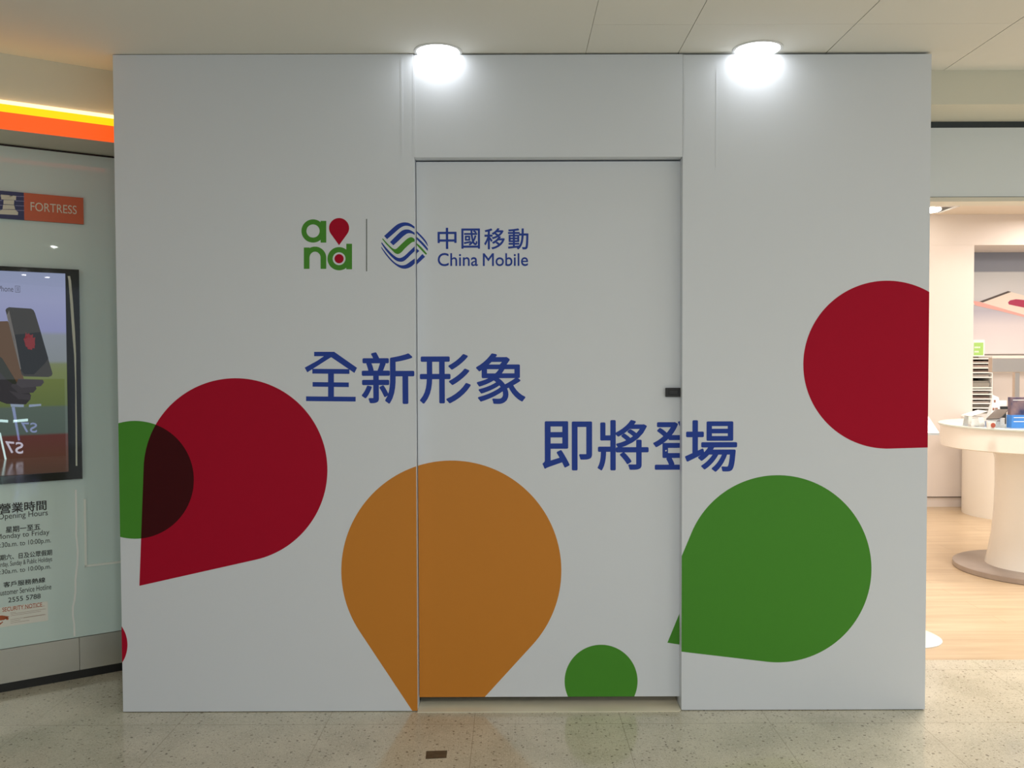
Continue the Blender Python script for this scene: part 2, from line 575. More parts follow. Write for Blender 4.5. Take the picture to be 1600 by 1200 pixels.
bm = bmesh.new(); wall_box(bm, S0, 0.26, zy[1], zy[1] + 0.020, 0.002, 0.012, BP); o = finish('light_tube', bm, EW, lt)
lt.children[0]['label'] = 'orange lower band'; lt.children[1]['label'] = 'yellow upper band'

# partition behind the hoarding and side wall of the right shop
struct(box('wall_back', -2.30, 1.66, 0.73, 0.79, 0.0, CEIL, principled('plasterboard', (0.5, 0.48, 0.42), 0.8)))
struct(box('wall_shop_left', 1.66, 1.72, 0.605, 5.45, 0.0, 2.79, CREAMW))

# --- right: ceiling step, soffit, sign band of the shop front
zs = on_y(1500, 163, 0.225).z
struct(box('wall_right_bulkhead', 1.20, 8.0, 0.225, 0.50, zs, CEIL + 0.05, BULKM))
zd = on_y(1500, 199.5, 0.49).z
zp = on_y(1500, 307.5, 0.49).z
struct(box('trim_5', 1.66, 8.0, 0.495, 0.56, zd, zs - 0.0005, principled('dark_gap', (0.03, 0.04, 0.045), 0.5)))
struct(box('wall_right_fascia', 1.66, 8.0, 0.49, 0.60, zp, zd - 0.0005, principled('fascia_glass', (0.73, 0.78, 0.80), 0.25)))
zq = on_y(1500, 315, 0.49).z
struct(box('trim_6', 1.66, 8.0, 0.485, 0.60, zq, zp - 0.003, principled('cream_trim', (0.72, 0.68, 0.56), 0.5)))
ZSC = on_y(1500, 335, 4.8).z
# --- shop shell
struct(box('ceiling_shop', 1.66, 8.0, 0.60, 5.45, ZSC + 0.0, ZSC + 0.05, principled('shop_ceiling', (0.78, 0.70, 0.60), 0.8)))
zh = on_y(1500, 383, 4.8).z
struct(box('wall_shop_header', 1.72, 8.0, 4.8, 5.40, zh, ZSC, CREAMW))
xr = on_y(1521, 500, 4.8).x
zl = on_y(1480, 776, 4.8).z
struct(box('wall_shop_back', 1.72, xr, 4.8, 5.3, zl, zh - 0.0005, CREAMW))
xb = on_y(1513, 780, 4.8).x
struct(box('baseboard_shop', 1.72, xb, 4.83, 5.3, 0.0, zl - 0.012, CREAMW))
struct(box('trim_7', 1.72, xb - 0.03, 4.86, 5.3, zl - 0.012, zl, BLACK))
struct(box('wall_shop_rear', xr - 0.4, 8.0, 5.40, 5.45, 0.0, ZSC, CREAMW))
struct(box('wall_shop_right', 7.94, 8.0, 0.60, 5.45, 0.0, ZSC, CREAMW))

# ------------------------------------------------------------------ hoarding
XL = on_y(184, 600, 0).x; XR_ = on_y(1450.5, 600, 0).x
DL = on_y(649.3, 600, 0).x; DR = on_y(1065.8, 600, 0).x
DZ = on_y(850, 245.6, 0).z
TH = 0.085; DY = 0.046
H = thing('hoarding', (0, 0, 0), 'large white hoarding with coloured teardrop shapes and blue Chinese lettering in the middle', 'hoarding')


def panel(name, x0, x1, z0, z1):
    bm = bmesh.new()
    bm_box(bm, x0, x1, 0.0, TH, z0, z1, bev=0.0012)
    return finish(name, bm, VINYL, H)


PL = panel('panel', XL, DL, 0.003, HOARD + 0.003)
PR = panel('panel', DR, XR_, 0.003, HOARD - 0.003)
PH = panel('header_panel', DL + 0.0004, DR - 0.0004, DZ, HOARD - 0.001)
box('return_panel', XL, XL + 0.03, TH + 0.001, 0.50, 0.003, HOARD, VINYL, H)
box('return_panel', XR_ - 0.03, XR_, TH + 0.001, 0.22, 0.003, HOARD, VINYL, H)
box('return_panel', XR_ - 0.03, XR_, 0.22, 0.485, 0.003, zs - 0.004, VINYL, H)
# strips of film laid over the joints, standing a little proud
for u0, u1, v0, v1 in ((626.5, 629, 92, 240), (645.5, 649, 100, 245), (1068.5, 1072.5, 120, 243), (1118, 1120, 110, 262)):
    a = on_y(u0, v1, 0); b = on_y(u1, v0, 0)
    box('film_seam', a.x, b.x, -0.0009, 0.0004, a.z, b.z, VINYL, H)

Z0 = 0.004
cl = (XL, DL, Z0, HOARD)
cr_ = (DR, XR_, Z0, HOARD)
red_l = drop(368.1, 734.5, 143.5, 217.9, 915.3)
grn_l = circ(210.9, 749.7, 92.1)
decal_xz('circle_graphic', [grn_l], 0, GREEN, PL, 0.0005, cl, 'green circle cut by the panel edge')
decal_xz('teardrop_graphic', [red_l], 0, CRIMSON, PL, 0.0008, cl, 'crimson teardrop pointing down to the left')
ov = clip_convex(drop(368.1, 734.5, 143.5, 217.9, 915.3), grn_l)
decal_xz('overlap_graphic', [ov], 0, BROWN, PL, 0.0011, cl, 'dark maroon overlap of circle and teardrop')
decal_xz('circle_graphic', [circ(148.7, 1007.7, 50.5)], 0, CRIMSON, PL, 0.0005, cl, 'crimson sliver of a circle at the panel edge')
orange = drop(705.2, 891.5, 171.9, 683.5, 1169.7)
decal_xz('teardrop_graphic', [orange], 0, ORANGE, PL, 0.0005, cl, 'orange left slice of the teardrop')
grn_r = drop(1215.4, 888.7, 146.2, 1005.7, 1011.2)
decal_xz('teardrop_graphic', [grn_r], 0, GREEN, PR, 0.0005, cr_, 'green teardrop')
decal_xz('teardrop_graphic', [drop(1386.3, 569.8, 131.2, 1560.5, 695.9)], 0, CRIMSON, PR, 0.0005, cr_, 'crimson teardrop cut by the panel edge')

# the door, set back in the opening
DX0, DX1 = DL + 0.0025, on_y(1064.3, 600, DY).x
DZ0 = on_y(850, 1088.8, DY).z; DZ1 = on_y(850, 252.4, DY).z
bm = bmesh.new(); bm_box(bm, DX0, DX1, DY, DY + 0.035, DZ0, DZ1, bev=0.001)
DOOR = finish('door', bm, VINYL, H)
cdn = (DX0 + 0.0005, DX1 - 0.0005, DZ0 + 0.0005, DZ1)
decal_xz('teardrop_graphic', [orange], DY, ORANGE, DOOR, 0.0005, cdn, 'orange main part of the teardrop')
decal_xz('circle_graphic', [circ(939.2, 1064.4, 57)], DY, GREEN, DOOR, 0.0005, cdn, 'green circle cut by the door bottom')
decal_xz('teardrop_graphic', [[(1042.8, 1004.2), (1068, 943.2), (1068, 1008)]], DY, GREEN, DOOR, 0.0005, cdn, 'green tip of the teardrop')
# black pull at the edge of the door
a = on_y(1040, 620, DY - 0.012); b = on_y(1064.5, 606, DY - 0.012)
bm = bmesh.new(); bm_box(bm, a.x, DX1 - 0.001, DY - 0.014, DY + 0.0, a.z, b.z, bev=0.002)
bm_box(bm, a.x + 0.012, a.x + 0.05, DY - 0.0165, DY - 0.012, a.z + 0.008, b.z - 0.008, bev=0.0015)
finish('handle', bm, BLACK, DOOR)['label'] = 'black door pull'
# small white knock in the film
c = on_y(1040.5, 704.3, DY); bm = bmesh.new()
bm_prism(bm, [(c.x - .004, DY - .0006, c.z), (c.x, DY - .0006, c.z - .003), (c.x + .004, DY - .0006, c.z + .001), (c.x + .001, DY - .0006, c.z + .004)], (0, -0.0005, 0))
finish('film_chip', bm, WHITE, DOOR)

def zz(pts, ox, oy, s): return [(ox + x / s, oy + y / s) for x, y in pts]


# slogan
W1 = 0.016
glyphs_xz('slogan_lettering', [('新', 565.2, 647.2, 550.2, 631.4)], 0, BLUE, PL, W1)
glyphs_xz('slogan_lettering', [('形', 656, 735.5, 553, 631), ('象', 743.8, 821, 551.9, 631.2)], DY, BLUE, DOOR, W1)
glyphs_xz('slogan_lettering', [('即', 847.5, 925.1, 658, 735.1), ('將', 933.6, 1013.5, 656, 735.2), ('登', 1020.3, 1100, 656.5, 734)],
          DY, BLUE, DOOR, W1, xclip=DX1 - 0.0004)
glyphs_xz('slogan_lettering', [('場', 1070.2, 1151.9, 656.4, 737.4)], 0, BLUE, PR, W1)
G1 = lambda pts: zz(pts, 460, 530, 4.2105)
decal_xz('slogan_lettering', [G1(q) for q in ([(130, 83), (262, 83), (262, 112), (130, 112)], [(262, 83), (412, 188), (395, 222), (242, 118), (236, 100)], [(196, 111), (225, 90), (262, 100), (242, 118), (85, 218), (68, 187), (150, 142)],
                                              [(118, 195), (362, 197), (362, 228), (118, 226)], [(222, 227), (260, 227), (260, 380), (222, 380)],
                                              [(120, 282), (358, 285), (358, 315), (120, 312)], [(77, 376), (403, 379), (403, 410), (77, 407)])], 0, BLUE, PL, 0.0006, None, None, stag=1e-6)
# brand lettering on the door
glyphs_xz('brand_lettering', [('中', 683.8, 713.3, 355.9, 389.1), ('國', 721, 749.9, 357, 388.7), ('移', 756.6, 788.8, 356.5, 389.7), ('動', 793.8, 825.7, 356.8, 390),
                              ('China', 684, 746.7, 395.2, 415.9), ('Mobile', 754.5, 825.1, 395.6, 415.9)], DY, BLUE, DOOR, 0.014)


# letters and pin of the two-line mark


def ring_poly(cx, cy, ro, ri, n=48):
    """ring as quads"""
    q = []
    for k in range(n):
        a, b = 2 * math.pi * k / n, 2 * math.pi * (k + 1) / n
        q.append([(cx + ro * math.cos(a), cy + ro * math.sin(a)), (cx + ro * math.cos(b), cy + ro * math.sin(b)), (cx + ri * math.cos(b), cy + ri * math.sin(b)), (cx + ri * math.cos(a), cy + ri * math.sin(a))])
    return q


A = lambda pts: zz(pts, 460, 330, 7.2727)
letters = [A(q) for q in ring_poly(212, 225, 132, 75)]
letters += [A([(298, 110), (362, 110), (362, 357), (298, 357)])]
letters += [A([(108, 413), (172, 413), (172, 655), (108, 655)]), A([(298, 530), (362, 530), (362, 655), (298, 655)])]
n = 32
for k in range(n):                       # arch of the n
    t0, t1 = math.pi + math.pi * k / n * 1.0, math.pi + math.pi * (k + 1) / n
    letters.append(A([(235 + 127 * math.cos(t0), 530 + 127 * math.sin(t0)), (235 + 127 * math.cos(t1), 530 + 127 * math.sin(t1)),
                      (235 + 63 * math.cos(t1), 530 + 70 * math.sin(t1)), (235 + 63 * math.cos(t0), 530 + 70 * math.sin(t0))]))
letters += [A(q) for q in ring_poly(508, 540, 132, 73)]
letters += [A([(590, 370), (655, 370), (655, 660), (590, 660)])]
decal_xz('mark_lettering', letters, 0, GREEN, PL, 0.0005, None, 'green letters', stag=2e-7)
decal_xz('mark_pin', [A(drop(508, 192, 114, 508, 387)), A(circ(508, 540, 52, 40))], 0, CRIMSON, PL, 0.0007, None, 'crimson pin and dot')
decal_xz('divider_line', [A([(815, 88), (826, 88), (826, 683), (815, 683)])], 0, GREY, PL, 0.0005, None, 'thin grey line')
B = lambda pts: zz(pts, 580, 335, 12.0)


def band(up, lo, m=4):
    """quads between two polylines, resampled smoothly"""
    def res(P, n):
        # catmull-rom
        out = []
        for k in range(n + 1):
            t = k / n * (len(P) - 1); i = min(int(t), len(P) - 2); f = t - i
            p0, p1, p2, p3 = P[max(i - 1, 0)], P[i], P[i + 1], P[min(i + 2, len(P) - 1)]
            out.append(tuple(0.5 * ((2 * p1[j]) + (-p0[j] + p2[j]) * f + (2 * p0[j] - 5 * p1[j] + 4 * p2[j] - p3[j]) * f * f + (-p0[j] + 3 * p1[j] - 3 * p2[j] + p3[j]) * f ** 3) for j in (0, 1)))
        return out
    n = m * max(len(up), len(lo))
    a, b = res(up, n), res(lo, n)
    return [B([a[i], a[i + 1], b[i + 1], b[i]]) for i in range(n)]


emb = band([(242, 405), (330, 325), (440, 225), (510, 178), (580, 155), (640, 150), (700, 160), (760, 190), (826, 240)],
           [(298, 465), (355, 415), (440, 342), (510, 280), (580, 232), (640, 214), (700, 218), (760, 240), (826, 278)])
emb += band([(352, 520), (450, 420), (545, 330), (600, 295), (660, 282), (720, 290), (770, 315), (826, 352)],
            [(415, 580), (500, 505), (590, 420), (630, 388), (675, 360), (720, 352), (770, 362), (826, 392)])
emb += band([(197, 520), (260, 600), (340, 690), (420, 765), (480, 805), (530, 818), (580, 805), (640, 765), (740, 670), (826, 590)],
            [(190, 545), (250, 640), (330, 740), (410, 822), (480, 872), (550, 888), (610, 876), (670, 828), (760, 740), (826, 680)])
emb += band([(188, 605), (260, 700), (350, 810), (430, 890), (500, 935), (570, 955), (640, 945), (700, 910), (760, 865), (826, 822)],
            [(190, 632), (270, 752), (360, 860), (450, 943), (540, 1000), (620, 1018), (690, 1008), (740, 985), (785, 952), (826, 910)])
decal_xz('emblem', emb, 0, BLUE, PL, 0.0005, (XL, DL, 0, 3))
embg = band([(218, 448), (300, 540), (370, 610), (420, 645), (455, 650), (490, 630), (600, 525), (680, 455), (740, 428), (785, 440), (826, 474)],
            [(206, 462), (270, 545), (340, 620), (410, 692), (450, 728), (500, 743), (560, 715), (640, 630), (720, 558), (770, 522), (826, 508)])
decal_xz('emblem_wave', embg, 0, GREEN, PL, 0.0005, (XL, DL, 0, 3), 'green wave of the emblem')
embd = band([(845, 306), (920, 375), (990, 450), (1040, 520), (1067, 598)], [(845, 342), (920, 420), (990, 500), (1025, 545), (1060, 598)])
embd += band([(845, 416), (920, 480), (990, 550), (1062, 640)], [(845, 460), (920, 535), (990, 610), (1060, 688)])
embd += [B([(850, 640), (902, 685), (850, 735)]), B([(850, 862), (960, 742), (1010, 795), (850, 945)])]
decal_xz('emblem', embd, DY, BLUE, DOOR, 0.0005, (DX0 + .0005, 2, 0, 3))
decal_xz('emblem_wave', band([(848, 534), (940, 615), (1045, 735)], [(848, 568), (940, 670), (1027, 760)]), DY, GREEN, DOOR, 0.0005, (DX0 + .0005, 2, 0, 3), 'green stripe of the emblem')

# threshold strip under the door
a = on_z(650, 1113.5, 0.004); b = on_z(1062, 1113.5, 0.004)
bm = bmesh.new()
bm_prism(bm, [(DL + 0.001, -0.012, 0.0005), (DR - 0.012, -0.012, 0.0005), (DR - 0.001, 0.004, 0.0005), (DR - 0.001, 0.15, 0.0005), (DL + 0.001, 0.15, 0.0005)], (0, 0, 0.0035))
TS = finish('threshold_strip', bm, mottled(principled('cream_threshold', (0.6, 0.54, 0.4), 0.22), (0.78, 0.74, 0.60), (0.88, 0.82, 0.64), 3), origin=(0.1, 0, 0.0))
tag(TS, 'cream strip on the floor under the hoarding door', 'threshold')

# brown patch of tape
tp = [on_z(*q, 0.0) for q in ((666, 1174), (699, 1173), (697.5, 1184.5), (665, 1186))]
bm = bmesh.new()
ctr = sum(tp, Vector()) / 4
bm_prism(bm, [Vector((p.x, p.y, 0.0003)) for p in tp], (0, 0, 0.001))
TP = finish('tape_patch', bm, mottled(principled('brown_tape', (0.1, 0.08, 0.05), 0.5), (0.060, 0.045, 0.028), (0.115, 0.09, 0.055), 40), origin=(ctr.x, ctr.y, 0))
tag(TP, 'small brown square of tape stuck on the floor before the door', 'tape')

# ------------------------------------------------------------------ the two ceiling lamps at the top of the hoarding
LG = principled('lamp_diffuser', (1, 1, 1), 0.4, emit=(0.97, 0.985, 1.0), estr=14)
TRIM = principled('lamp_trim', (0.8, 0.8, 0.78), 0.35)


def make_lamp(x, r, y, label):
    t = thing('ceiling_lamp', (x, y, CEIL), label, 'lamp', 'round ceiling lamps along the top of the hoarding')
    bm = bmesh.new()
    bm_lathe(bm, [(r * 0.88, -0.0005), (r, -0.0005), (r, -0.0025), (r * 0.97, -0.004), (r * 0.88, -0.004), (r * 0.88, -0.0005)], (x, y, CEIL), 56)
    finish('trim_ring', bm, TRIM, t, smooth=True)
    bm = bmesh.new()
    bm_lathe(bm, [(r * 0.87, -0.001), (r * 0.87, -0.0035), (r * 0.7, -0.0042), (r * 0.4, -0.0047), (0, -0.0049)], (x, y, CEIL), 56)
    finish('diffuser', bm, LG, t, smooth=True)
    return t


la = on_y(685, 88, 0); lb = on_y(1179.5, 84, 0)
make_lamp(la.x, 0.094, -0.022, 'round white ceiling lamp lit above the left side of the hoarding door')
make_lamp(lb.x, 0.097, -0.038, 'round white ceiling lamp lit to the right of the hoarding door')

# ------------------------------------------------------------------ things on the left glass wall
def wpt(u, v, off): s, z = wall_sz(u, v); return wall_xyz(s, z, off)


def wall_decal(name, polys, off, mat, parent, thick=0.0008, label=None, px=True):
    bm = bmesh.new()
    for poly in polys:
        q = [(wpt(u, v, off) if px else wall_xyz(u, v, off)) for u, v in poly]
        bm_prism(bm, q, WN * thick)
    bmesh.ops.triangulate(bm, faces=[f for f in bm.faces if len(f.verts) > 4])
    o = finish(name, bm, mat, parent)
    if label: o['label'] = label
    return o


def wall_text(name, items, off, mat, parent, weight=0.0, thick=0.0008, label=None, tall=1):
    """items: string + pixel corners (bottom-left, bottom-right, top-left); the lettering lies true on the wall"""
    bm = bmesh.new()
    for s, bl, br, tl in items:
        a, b, c = wall_sz(*bl), wall_sz(*br), wall_sz(*tl)
        h = c[1] - a[1]; zb_ = 0.5 * (a[1] + b[1])
        if tall != 1: zb_ -= h * 0.12; h *= tall
        bm_text(bm, s, lambda p, q, a=a, b=b, h=h, zb_=zb_: wall_xyz(a[0] + (b[0] - a[0]) * p, zb_ + h * q, off), weight, WN * thick)
    o = finish(name, bm, mat, parent)
    if label: o['label'] = label
    return o


# shop sign
sT = 0.5 * (wall_sz(0, 299.4)[1] + wall_sz(129.5, 309.3)[1]); sB = 0.5 * (wall_sz(0, 342)[1] + wall_sz(129.5, 350.5)[1])
s_r = wall_sz(129.8, 330)[0]; s_m = wall_sz(37.2, 325)[0]; s_0 = wall_sz(0, 320)[0]
sign_w = (s_r - s_m)
s_l0 = s_m - sign_w * 0.52
SG = thing('shop_sign', wall_xyz(s_m, sB, 0), 'blue and orange sign plate with a white castle and lettering on the glass wall', 'sign')
bm = bmesh.new(); wall_box(bm, s_l0, s_m, sB, sT, 0.001, 0.014)
finish('emblem_plate', bm, principled('sign_navy', (0.020, 0.026, 0.12), 0.4), SG)['label'] = 'dark blue plate'
bm = bmesh.new(); wall_box(bm, s_m, s_r, sB, sT, 0.001, 0.014)
finish('name_plate', bm, principled('sign_orange', (0.62, 0.115, 0.03), 0.4), SG)['label'] = 'orange plate'
SW = principled('sign_cream', (0.72, 0.72, 0.58), 0.5)
C1 = lambda pts: zz(pts, 0, 290, 11.43)
castle = [C1([(10, 170), (62, 174), (62, 186), (118, 190), (118, 178), (170, 184), (170, 200), (222, 200), (222, 188), (285, 195), (280, 270), (20, 255)]),
          C1([(60, 265), (250, 272), (245, 350), (58, 340)]), C1([(52, 350), (248, 358), (268, 432), (42, 428)]),
          C1([(35, 436), (275, 442), (282, 478), (320, 484), (315, 535), (-60, 515), (-60, 470), (5, 472)])]
wall_decal('castle_mark', castle, 0.014, SW, SG)
lines = []
SL = principled('sign_line', (0.35, 0.36, 0.60), 0.5)
for y0, y1 in ((196, 208), (278, 290), (362, 374), (445, 456)):
    lines.append(C1([(270, y0), (430, y0 + 6), (430, y0 + 14), (270, y0 + 8)]))
    lines.append(C1([(-140, y0 - 12), (40, y0 - 6), (40, y0 + 2), (-140, y0 - 4)]))
for ln in lines: wall_decal('stripe', [ln], 0.0138, SL, SG, 0.0006)
wall_text('sign_lettering', [('FORTRESS', (47.5, 331.5), (119.2, 334), (47.5, 318.0))], 0.014, SW, SG, 0.0)

# display screen
outT = 0.5 * (wall_sz(0, 416.9)[1] + wall_sz(121.5, 421.5)[1]); outB = 0.5 * (wall_sz(0, 756.7)[1] + wall_sz(128.7, 746.3)[1])
inT = 0.5 * (wall_sz(0, 424)[1] + wall_sz(101, 427.5)[1]); inB = 0.5 * (wall_sz(0, 743)[1] + wall_sz(106.7, 736.7)[1])
oR = 0.5 * (wall_sz(121.5, 421)[0] + wall_sz(128.7, 746)[0]); iR = 0.5 * (wall_sz(101, 427)[0] + wall_sz(106.7, 737)[0])
iH = inT - inB; iL = iR - iH * 0.60; oL = iL - (oR - iR)
DS = thing('display_screen', wall_xyz(oR - 0.3, outB, 0), 'portrait advertising screen in a black frame showing dark phones on the glass wall', 'screen')
bm = bmesh.new()
wall_box(bm, oL, iL, outB, outT, 0.001, 0.022); wall_box(bm, iR, oR, outB, outT, 0.001, 0.022)
wall_box(bm, iL, iR, inT, outT, 0.001, 0.022); wall_box(bm, iL, iR, outB, inB, 0.001, 0.022)
finish('screen_frame', bm, principled('gloss_black', (0.008, 0.010, 0.008), 0.05), DS)['label'] = 'black screen frame'


def screen_mat():
    m = principled('picture_with_reflections', (0.01, 0.01, 0.01), 0.008, spec=0.5)
    nt = m.node_tree; L = nt.links
    tc = nd(m, 'ShaderNodeTexCoord'); sep = nd(m, 'ShaderNodeSeparateXYZ'); L.new(tc.outputs['Object'], sep.inputs[0])
    mr = nd(m, 'ShaderNodeMapRange'); L.new(sep.outputs['Z'], mr.inputs['Value'])
    mr.inputs['From Min'].default_value = inB - outB; mr.inputs['From Max'].default_value = inT - outB
    cr = nd(m, 'ShaderNodeValToRGB'); L.new(mr.outputs['Result'], cr.inputs['Fac'])
    E = cr.color_ramp.elements  # lower bands: reflections in the glass painted into the picture
    stops = [(0.0, (0.060, 0.030, 0.020)), (0.09, (0.085, 0.036, 0.024)), (0.19, (0.095, 0.032, 0.028)), (0.2, (0.075, 0.10, 0.085)), (0.33, (0.085, 0.115, 0.095)), (0.34, (0.105, 0.14, 0.050)), (0.50, (0.14, 0.175, 0.055)),
             (0.545, (0.15, 0.18, 0.08)), (0.56, (0.19, 0.215, 0.23)), (0.69, (0.21, 0.235, 0.27)), (0.71, (0.23, 0.245, 0.43)), (0.86, (0.27, 0.29, 0.46)), (1.0, (0.24, 0.28, 0.42))]
    E[0].position = 0; E[0].color = (*stops[0][1], 1); E[1].position = 1; E[1].color = (*stops[-1][1], 1)
    for p, c in stops[1:-1]:
        e = E.new(p); e.color = (*c, 1)
    b = nt.nodes['Principled BSDF']
    L.new(cr.outputs['Color'], b.inputs['Emission Color']); b.inputs['Emission Strength'].default_value = 0.9
    return m


bm = bmesh.new(); wall_box(bm, iL, iR, inB, inT, 0.001, 0.012)
PIC = finish('display_panel', bm, screen_mat(), DS)
PIC['label'] = 'lit picture of the screen with painted reflections'


def glow(name, c, s=0.75): return principled(name, (0.01, 0.01, 0.01), 0.01, emit=c, estr=s)


Q1 = lambda pts: zz(pts, 0, 410, 8.0)
Q2 = lambda pts: zz(pts, 0, 560, 6.0)
off = 0.0123
# fanned phones of the picture, back to front
wall_decal('pictured_phone', [Q2([(-60, 60), (60, 180), (140, 300), (280, 330), (285, 380), (240, 430), (60, 425), (0, 385), (-60, 380)])], off, glow('pic_a', (0.040, 0.038, 0.042)), PIC, 0.0003)
wall_decal('pictured_phone', [Q1([(-60, 760), (0, 738), (95, 735), (150, 860), (250, 1180), (300, 1500), (220, 1560), (90, 1450), (-60, 1250)])], off + .0004, glow('pic_b', (0.115, 0.062, 0.030)), PIC, 0.0003)
wall_decal('pictured_phone', [Q2([(120, 230), (330, 250), (340, 285), (310, 320), (180, 330), (100, 260)]), Q2([(80, 300), (200, 330), (290, 340), (280, 390), (170, 380)])], off + .0006, glow('pic_c', (0.058, 0.054, 0.060)), PIC, 0.0003)
wall_decal('pictured_phone', [Q2([(-60, -60), (20, 0), (120, 170), (165, 240), (120, 240), (60, 200), (-60, 60)])], off + .0008, glow('pic_d', (0.030, 0.034, 0.025)), PIC, 0.0003)
wall_decal('pictured_phone', [Q2([(170, 190), (400, 200), (410, 225), (380, 260), (200, 275), (150, 240)])], off + .0010, glow('pic_e', (0.075, 0.070, 0.078)), PIC, 0.0003)
wall_decal('pictured_phone', [Q1([(66, 600), (78, 578), (110, 562), (385, 580), (415, 598), (434, 635), (500, 850), (590, 1180), (648, 1370), (652, 1395), (640, 1418), (600, 1432), (300, 1425), (268, 1400), (190, 1000), (90, 690)])],
           off + .0013, glow('pic_f', (0.042, 0.040, 0.036)), PIC, 0.0003)
wall_decal('pictured_phone', [Q1([(90, 650), (110, 600), (96, 690), (190, 960), (262, 1330), (250, 1340), (175, 960), (80, 660)])], off + .0016, glow('pic_g', (0.16, 0.15, 0.14)), PIC, 0.0003)
wall_decal('pictured_phone', [Q1([(182, 905), (505, 870), (600, 1200), (560, 1260), (420, 1400), (300, 1400), (262, 1350)])], off + .0016, glow('pic_h', (0.012, 0.014, 0.016)), PIC, 0.0003)
rnd = random.Random(7)
spl = []
for k in range(26):
    t = 2 * math.pi * k / 26; rr = rnd.uniform(0.72, 1.15)
    spl.append((372 + (75 * math.cos(t) - 22 * math.sin(t)) * rr, 1000 + (95 * math.sin(t) + 38 * math.cos(t)) * rr))
wall_decal('pictured_splash', [Q1(spl), Q1([(305, 960), (320, 870), (345, 940)]), Q1([(350, 930), (358, 880), (385, 950)])], off + .0020, glow('pic_red', (0.22, 0.020, 0.025)), PIC, 0.0003, 'red splash')
PG = glow('pic_text', (0.07, 0.07, 0.10))
wall_text('picture_lettering', [('iPhone', (-5, 455.8), (20.6, 456), (-5, 446.8)), ('SE', (25.6, 454.7), (29.6, 454.9), (25.6, 449.3))], off, PG, PIC, 0, 0.0003)
bx_ = [(23.2, 446.8), (31, 447.2), (31.2, 457.2), (23.4, 457)]
fr = []
for i in range(4):
    a, b = bx_[i], bx_[(i + 1) % 4]
    c_ = (27.2, 452)
    fr.append([a, b, (b[0] + (c_[0] - b[0]) * .14, b[1] + (c_[1] - b[1]) * .14), (a[0] + (c_[0] - a[0]) * .14, a[1] + (c_[1] - a[1]) * .14)])
wall_decal('picture_lettering', fr, off, PG, PIC, 0.0003)
# bent reflection inside the right side of the frame, painted as a pale strip
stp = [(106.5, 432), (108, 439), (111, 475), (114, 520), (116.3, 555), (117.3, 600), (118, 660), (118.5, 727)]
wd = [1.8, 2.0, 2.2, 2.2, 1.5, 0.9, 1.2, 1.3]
wall_decal('frame_reflection', [[(stp[i][0] - wd[i], stp[i][1]), (stp[i][0] + wd[i], stp[i][1]), (stp[i + 1][0] + wd[i + 1], stp[i + 1][1]), (stp[i + 1][0] - wd[i + 1], stp[i + 1][1])] for i in range(7)],
           0.0222, principled('pale_frame_reflection', (0.66, 0.68, 0.55), 0.2), DS, 0.0008, 'pale bent reflection painted on the frame')

# opening hours lettering straight on the glass
INK = principled('dark_lettering', (0.020, 0.024, 0.018), 0.4)
S = 9.2308
K = lambda x, y: (x / S, 770 + y / S)
hours = [('營業時間', K(-8, 300), K(672, 250), K(-20, 155), 0.016), ('Opening Hours', K(-28, 402), K(690, 340), K(-75, 322), 0.0),
         ('星期一至五', K(82, 580), K(582, 532), K(82, 490), 0.016), ('Monday to Friday', K(-48, 678), K(712, 622), K(-60, 605), 0.0),
         ('10:30a.m. to 10:00p.m.', K(-75, 800), K(735, 740), K(-145, 735), 0.0),
         ('星期六、日及公眾假期', K(-85, 985), K(752, 905), K(-85, 900), 0.014), ('Saturday, Sunday & Public Holidays', K(-100, 1085), K(752, 1010), K(-85, 1012), 0.0),
         ('10:30a.m. to 10:00p.m.', K(-75, 1184), K(735, 1118), K(-145, 1125), 0.0)]
S3 = 10.91
K3 = lambda x, y: (x / S3, 880 + y / S3)
hours += [('客戶服務熱線', K3(58, 418), K3(772, 325), K3(58, 325), 0.014), ('Customer Service Hotline', K3(-60, 548), K3(875, 440), K3(-60, 475), 0.0), ('2555 5788', K3(140, 668), K3(692, 600), K3(140, 585), 0.004)]
HL = thing('opening_hours_lettering', wall_xyz(wall_sz(40, 870)[0], wall_sz(40, 930)[1], 0), 'dark opening hours and hotline lettering on the pale glass wall under the screen', 'lettering')
for s_, bl, br, tl, wgt in hours:
    # text slopes in the photo only through perspective; on the wall each line is level
    wall_text('text_line', [(s_, bl, br, tl)], 0.0004, INK, HL, wgt, 0.0006, tall=1.3 if wgt == 0 else 1)

# security sticker
ST = thing('security_sticker', wall_xyz(wall_sz(40, 960)[0], wall_sz(40, 975)[1], 0), 'white security notice sticker with orange print low on the glass wall', 'sticker')
tl_, tr_, br_, bl_ = (0, 950), (75, 939), (75, 969.5), (0, 980)
sl = wall_sz(-8, 960)[0]; sr = wall_sz(75, 955)[0]
zt_ = 0.5 * (wall_sz(0, 950)[1] + wall_sz(75, 938.8)[1]); zb_ = 0.5 * (wall_sz(0, 980)[1] + wall_sz(75, 970)[1])
rc = 0.006; P = []
for cx_, cz_, a0 in ((sr - rc, zt_ - rc, 0), (sl + rc, zt_ - rc, 90), (sl + rc, zb_ + rc, 180), (sr - rc, zb_ + rc, 270)):
    for k in range(5):
        t = math.radians(a0 + 90 * k / 4); P.append((cx_ + rc * math.cos(t), cz_ + rc * math.sin(t)))
wall_decal('sticker_sheet', [P], 0.0004, principled('sticker_white', (0.86, 0.85, 0.76), 0.35), ST, 0.0006, px=False)
OR = principled('sticker_orange', (0.46, 0.10, 0.03), 0.5)
wall_text('sticker_lettering', [('SECURITY NOTICE', K3(40, 830), K3(718, 738), K3(40, 757))], 0.0011, OR, ST, 0.010, 0.0004, 'orange sticker title')
FA = principled('sticker_faint', (0.42, 0.30, 0.22), 0.5)
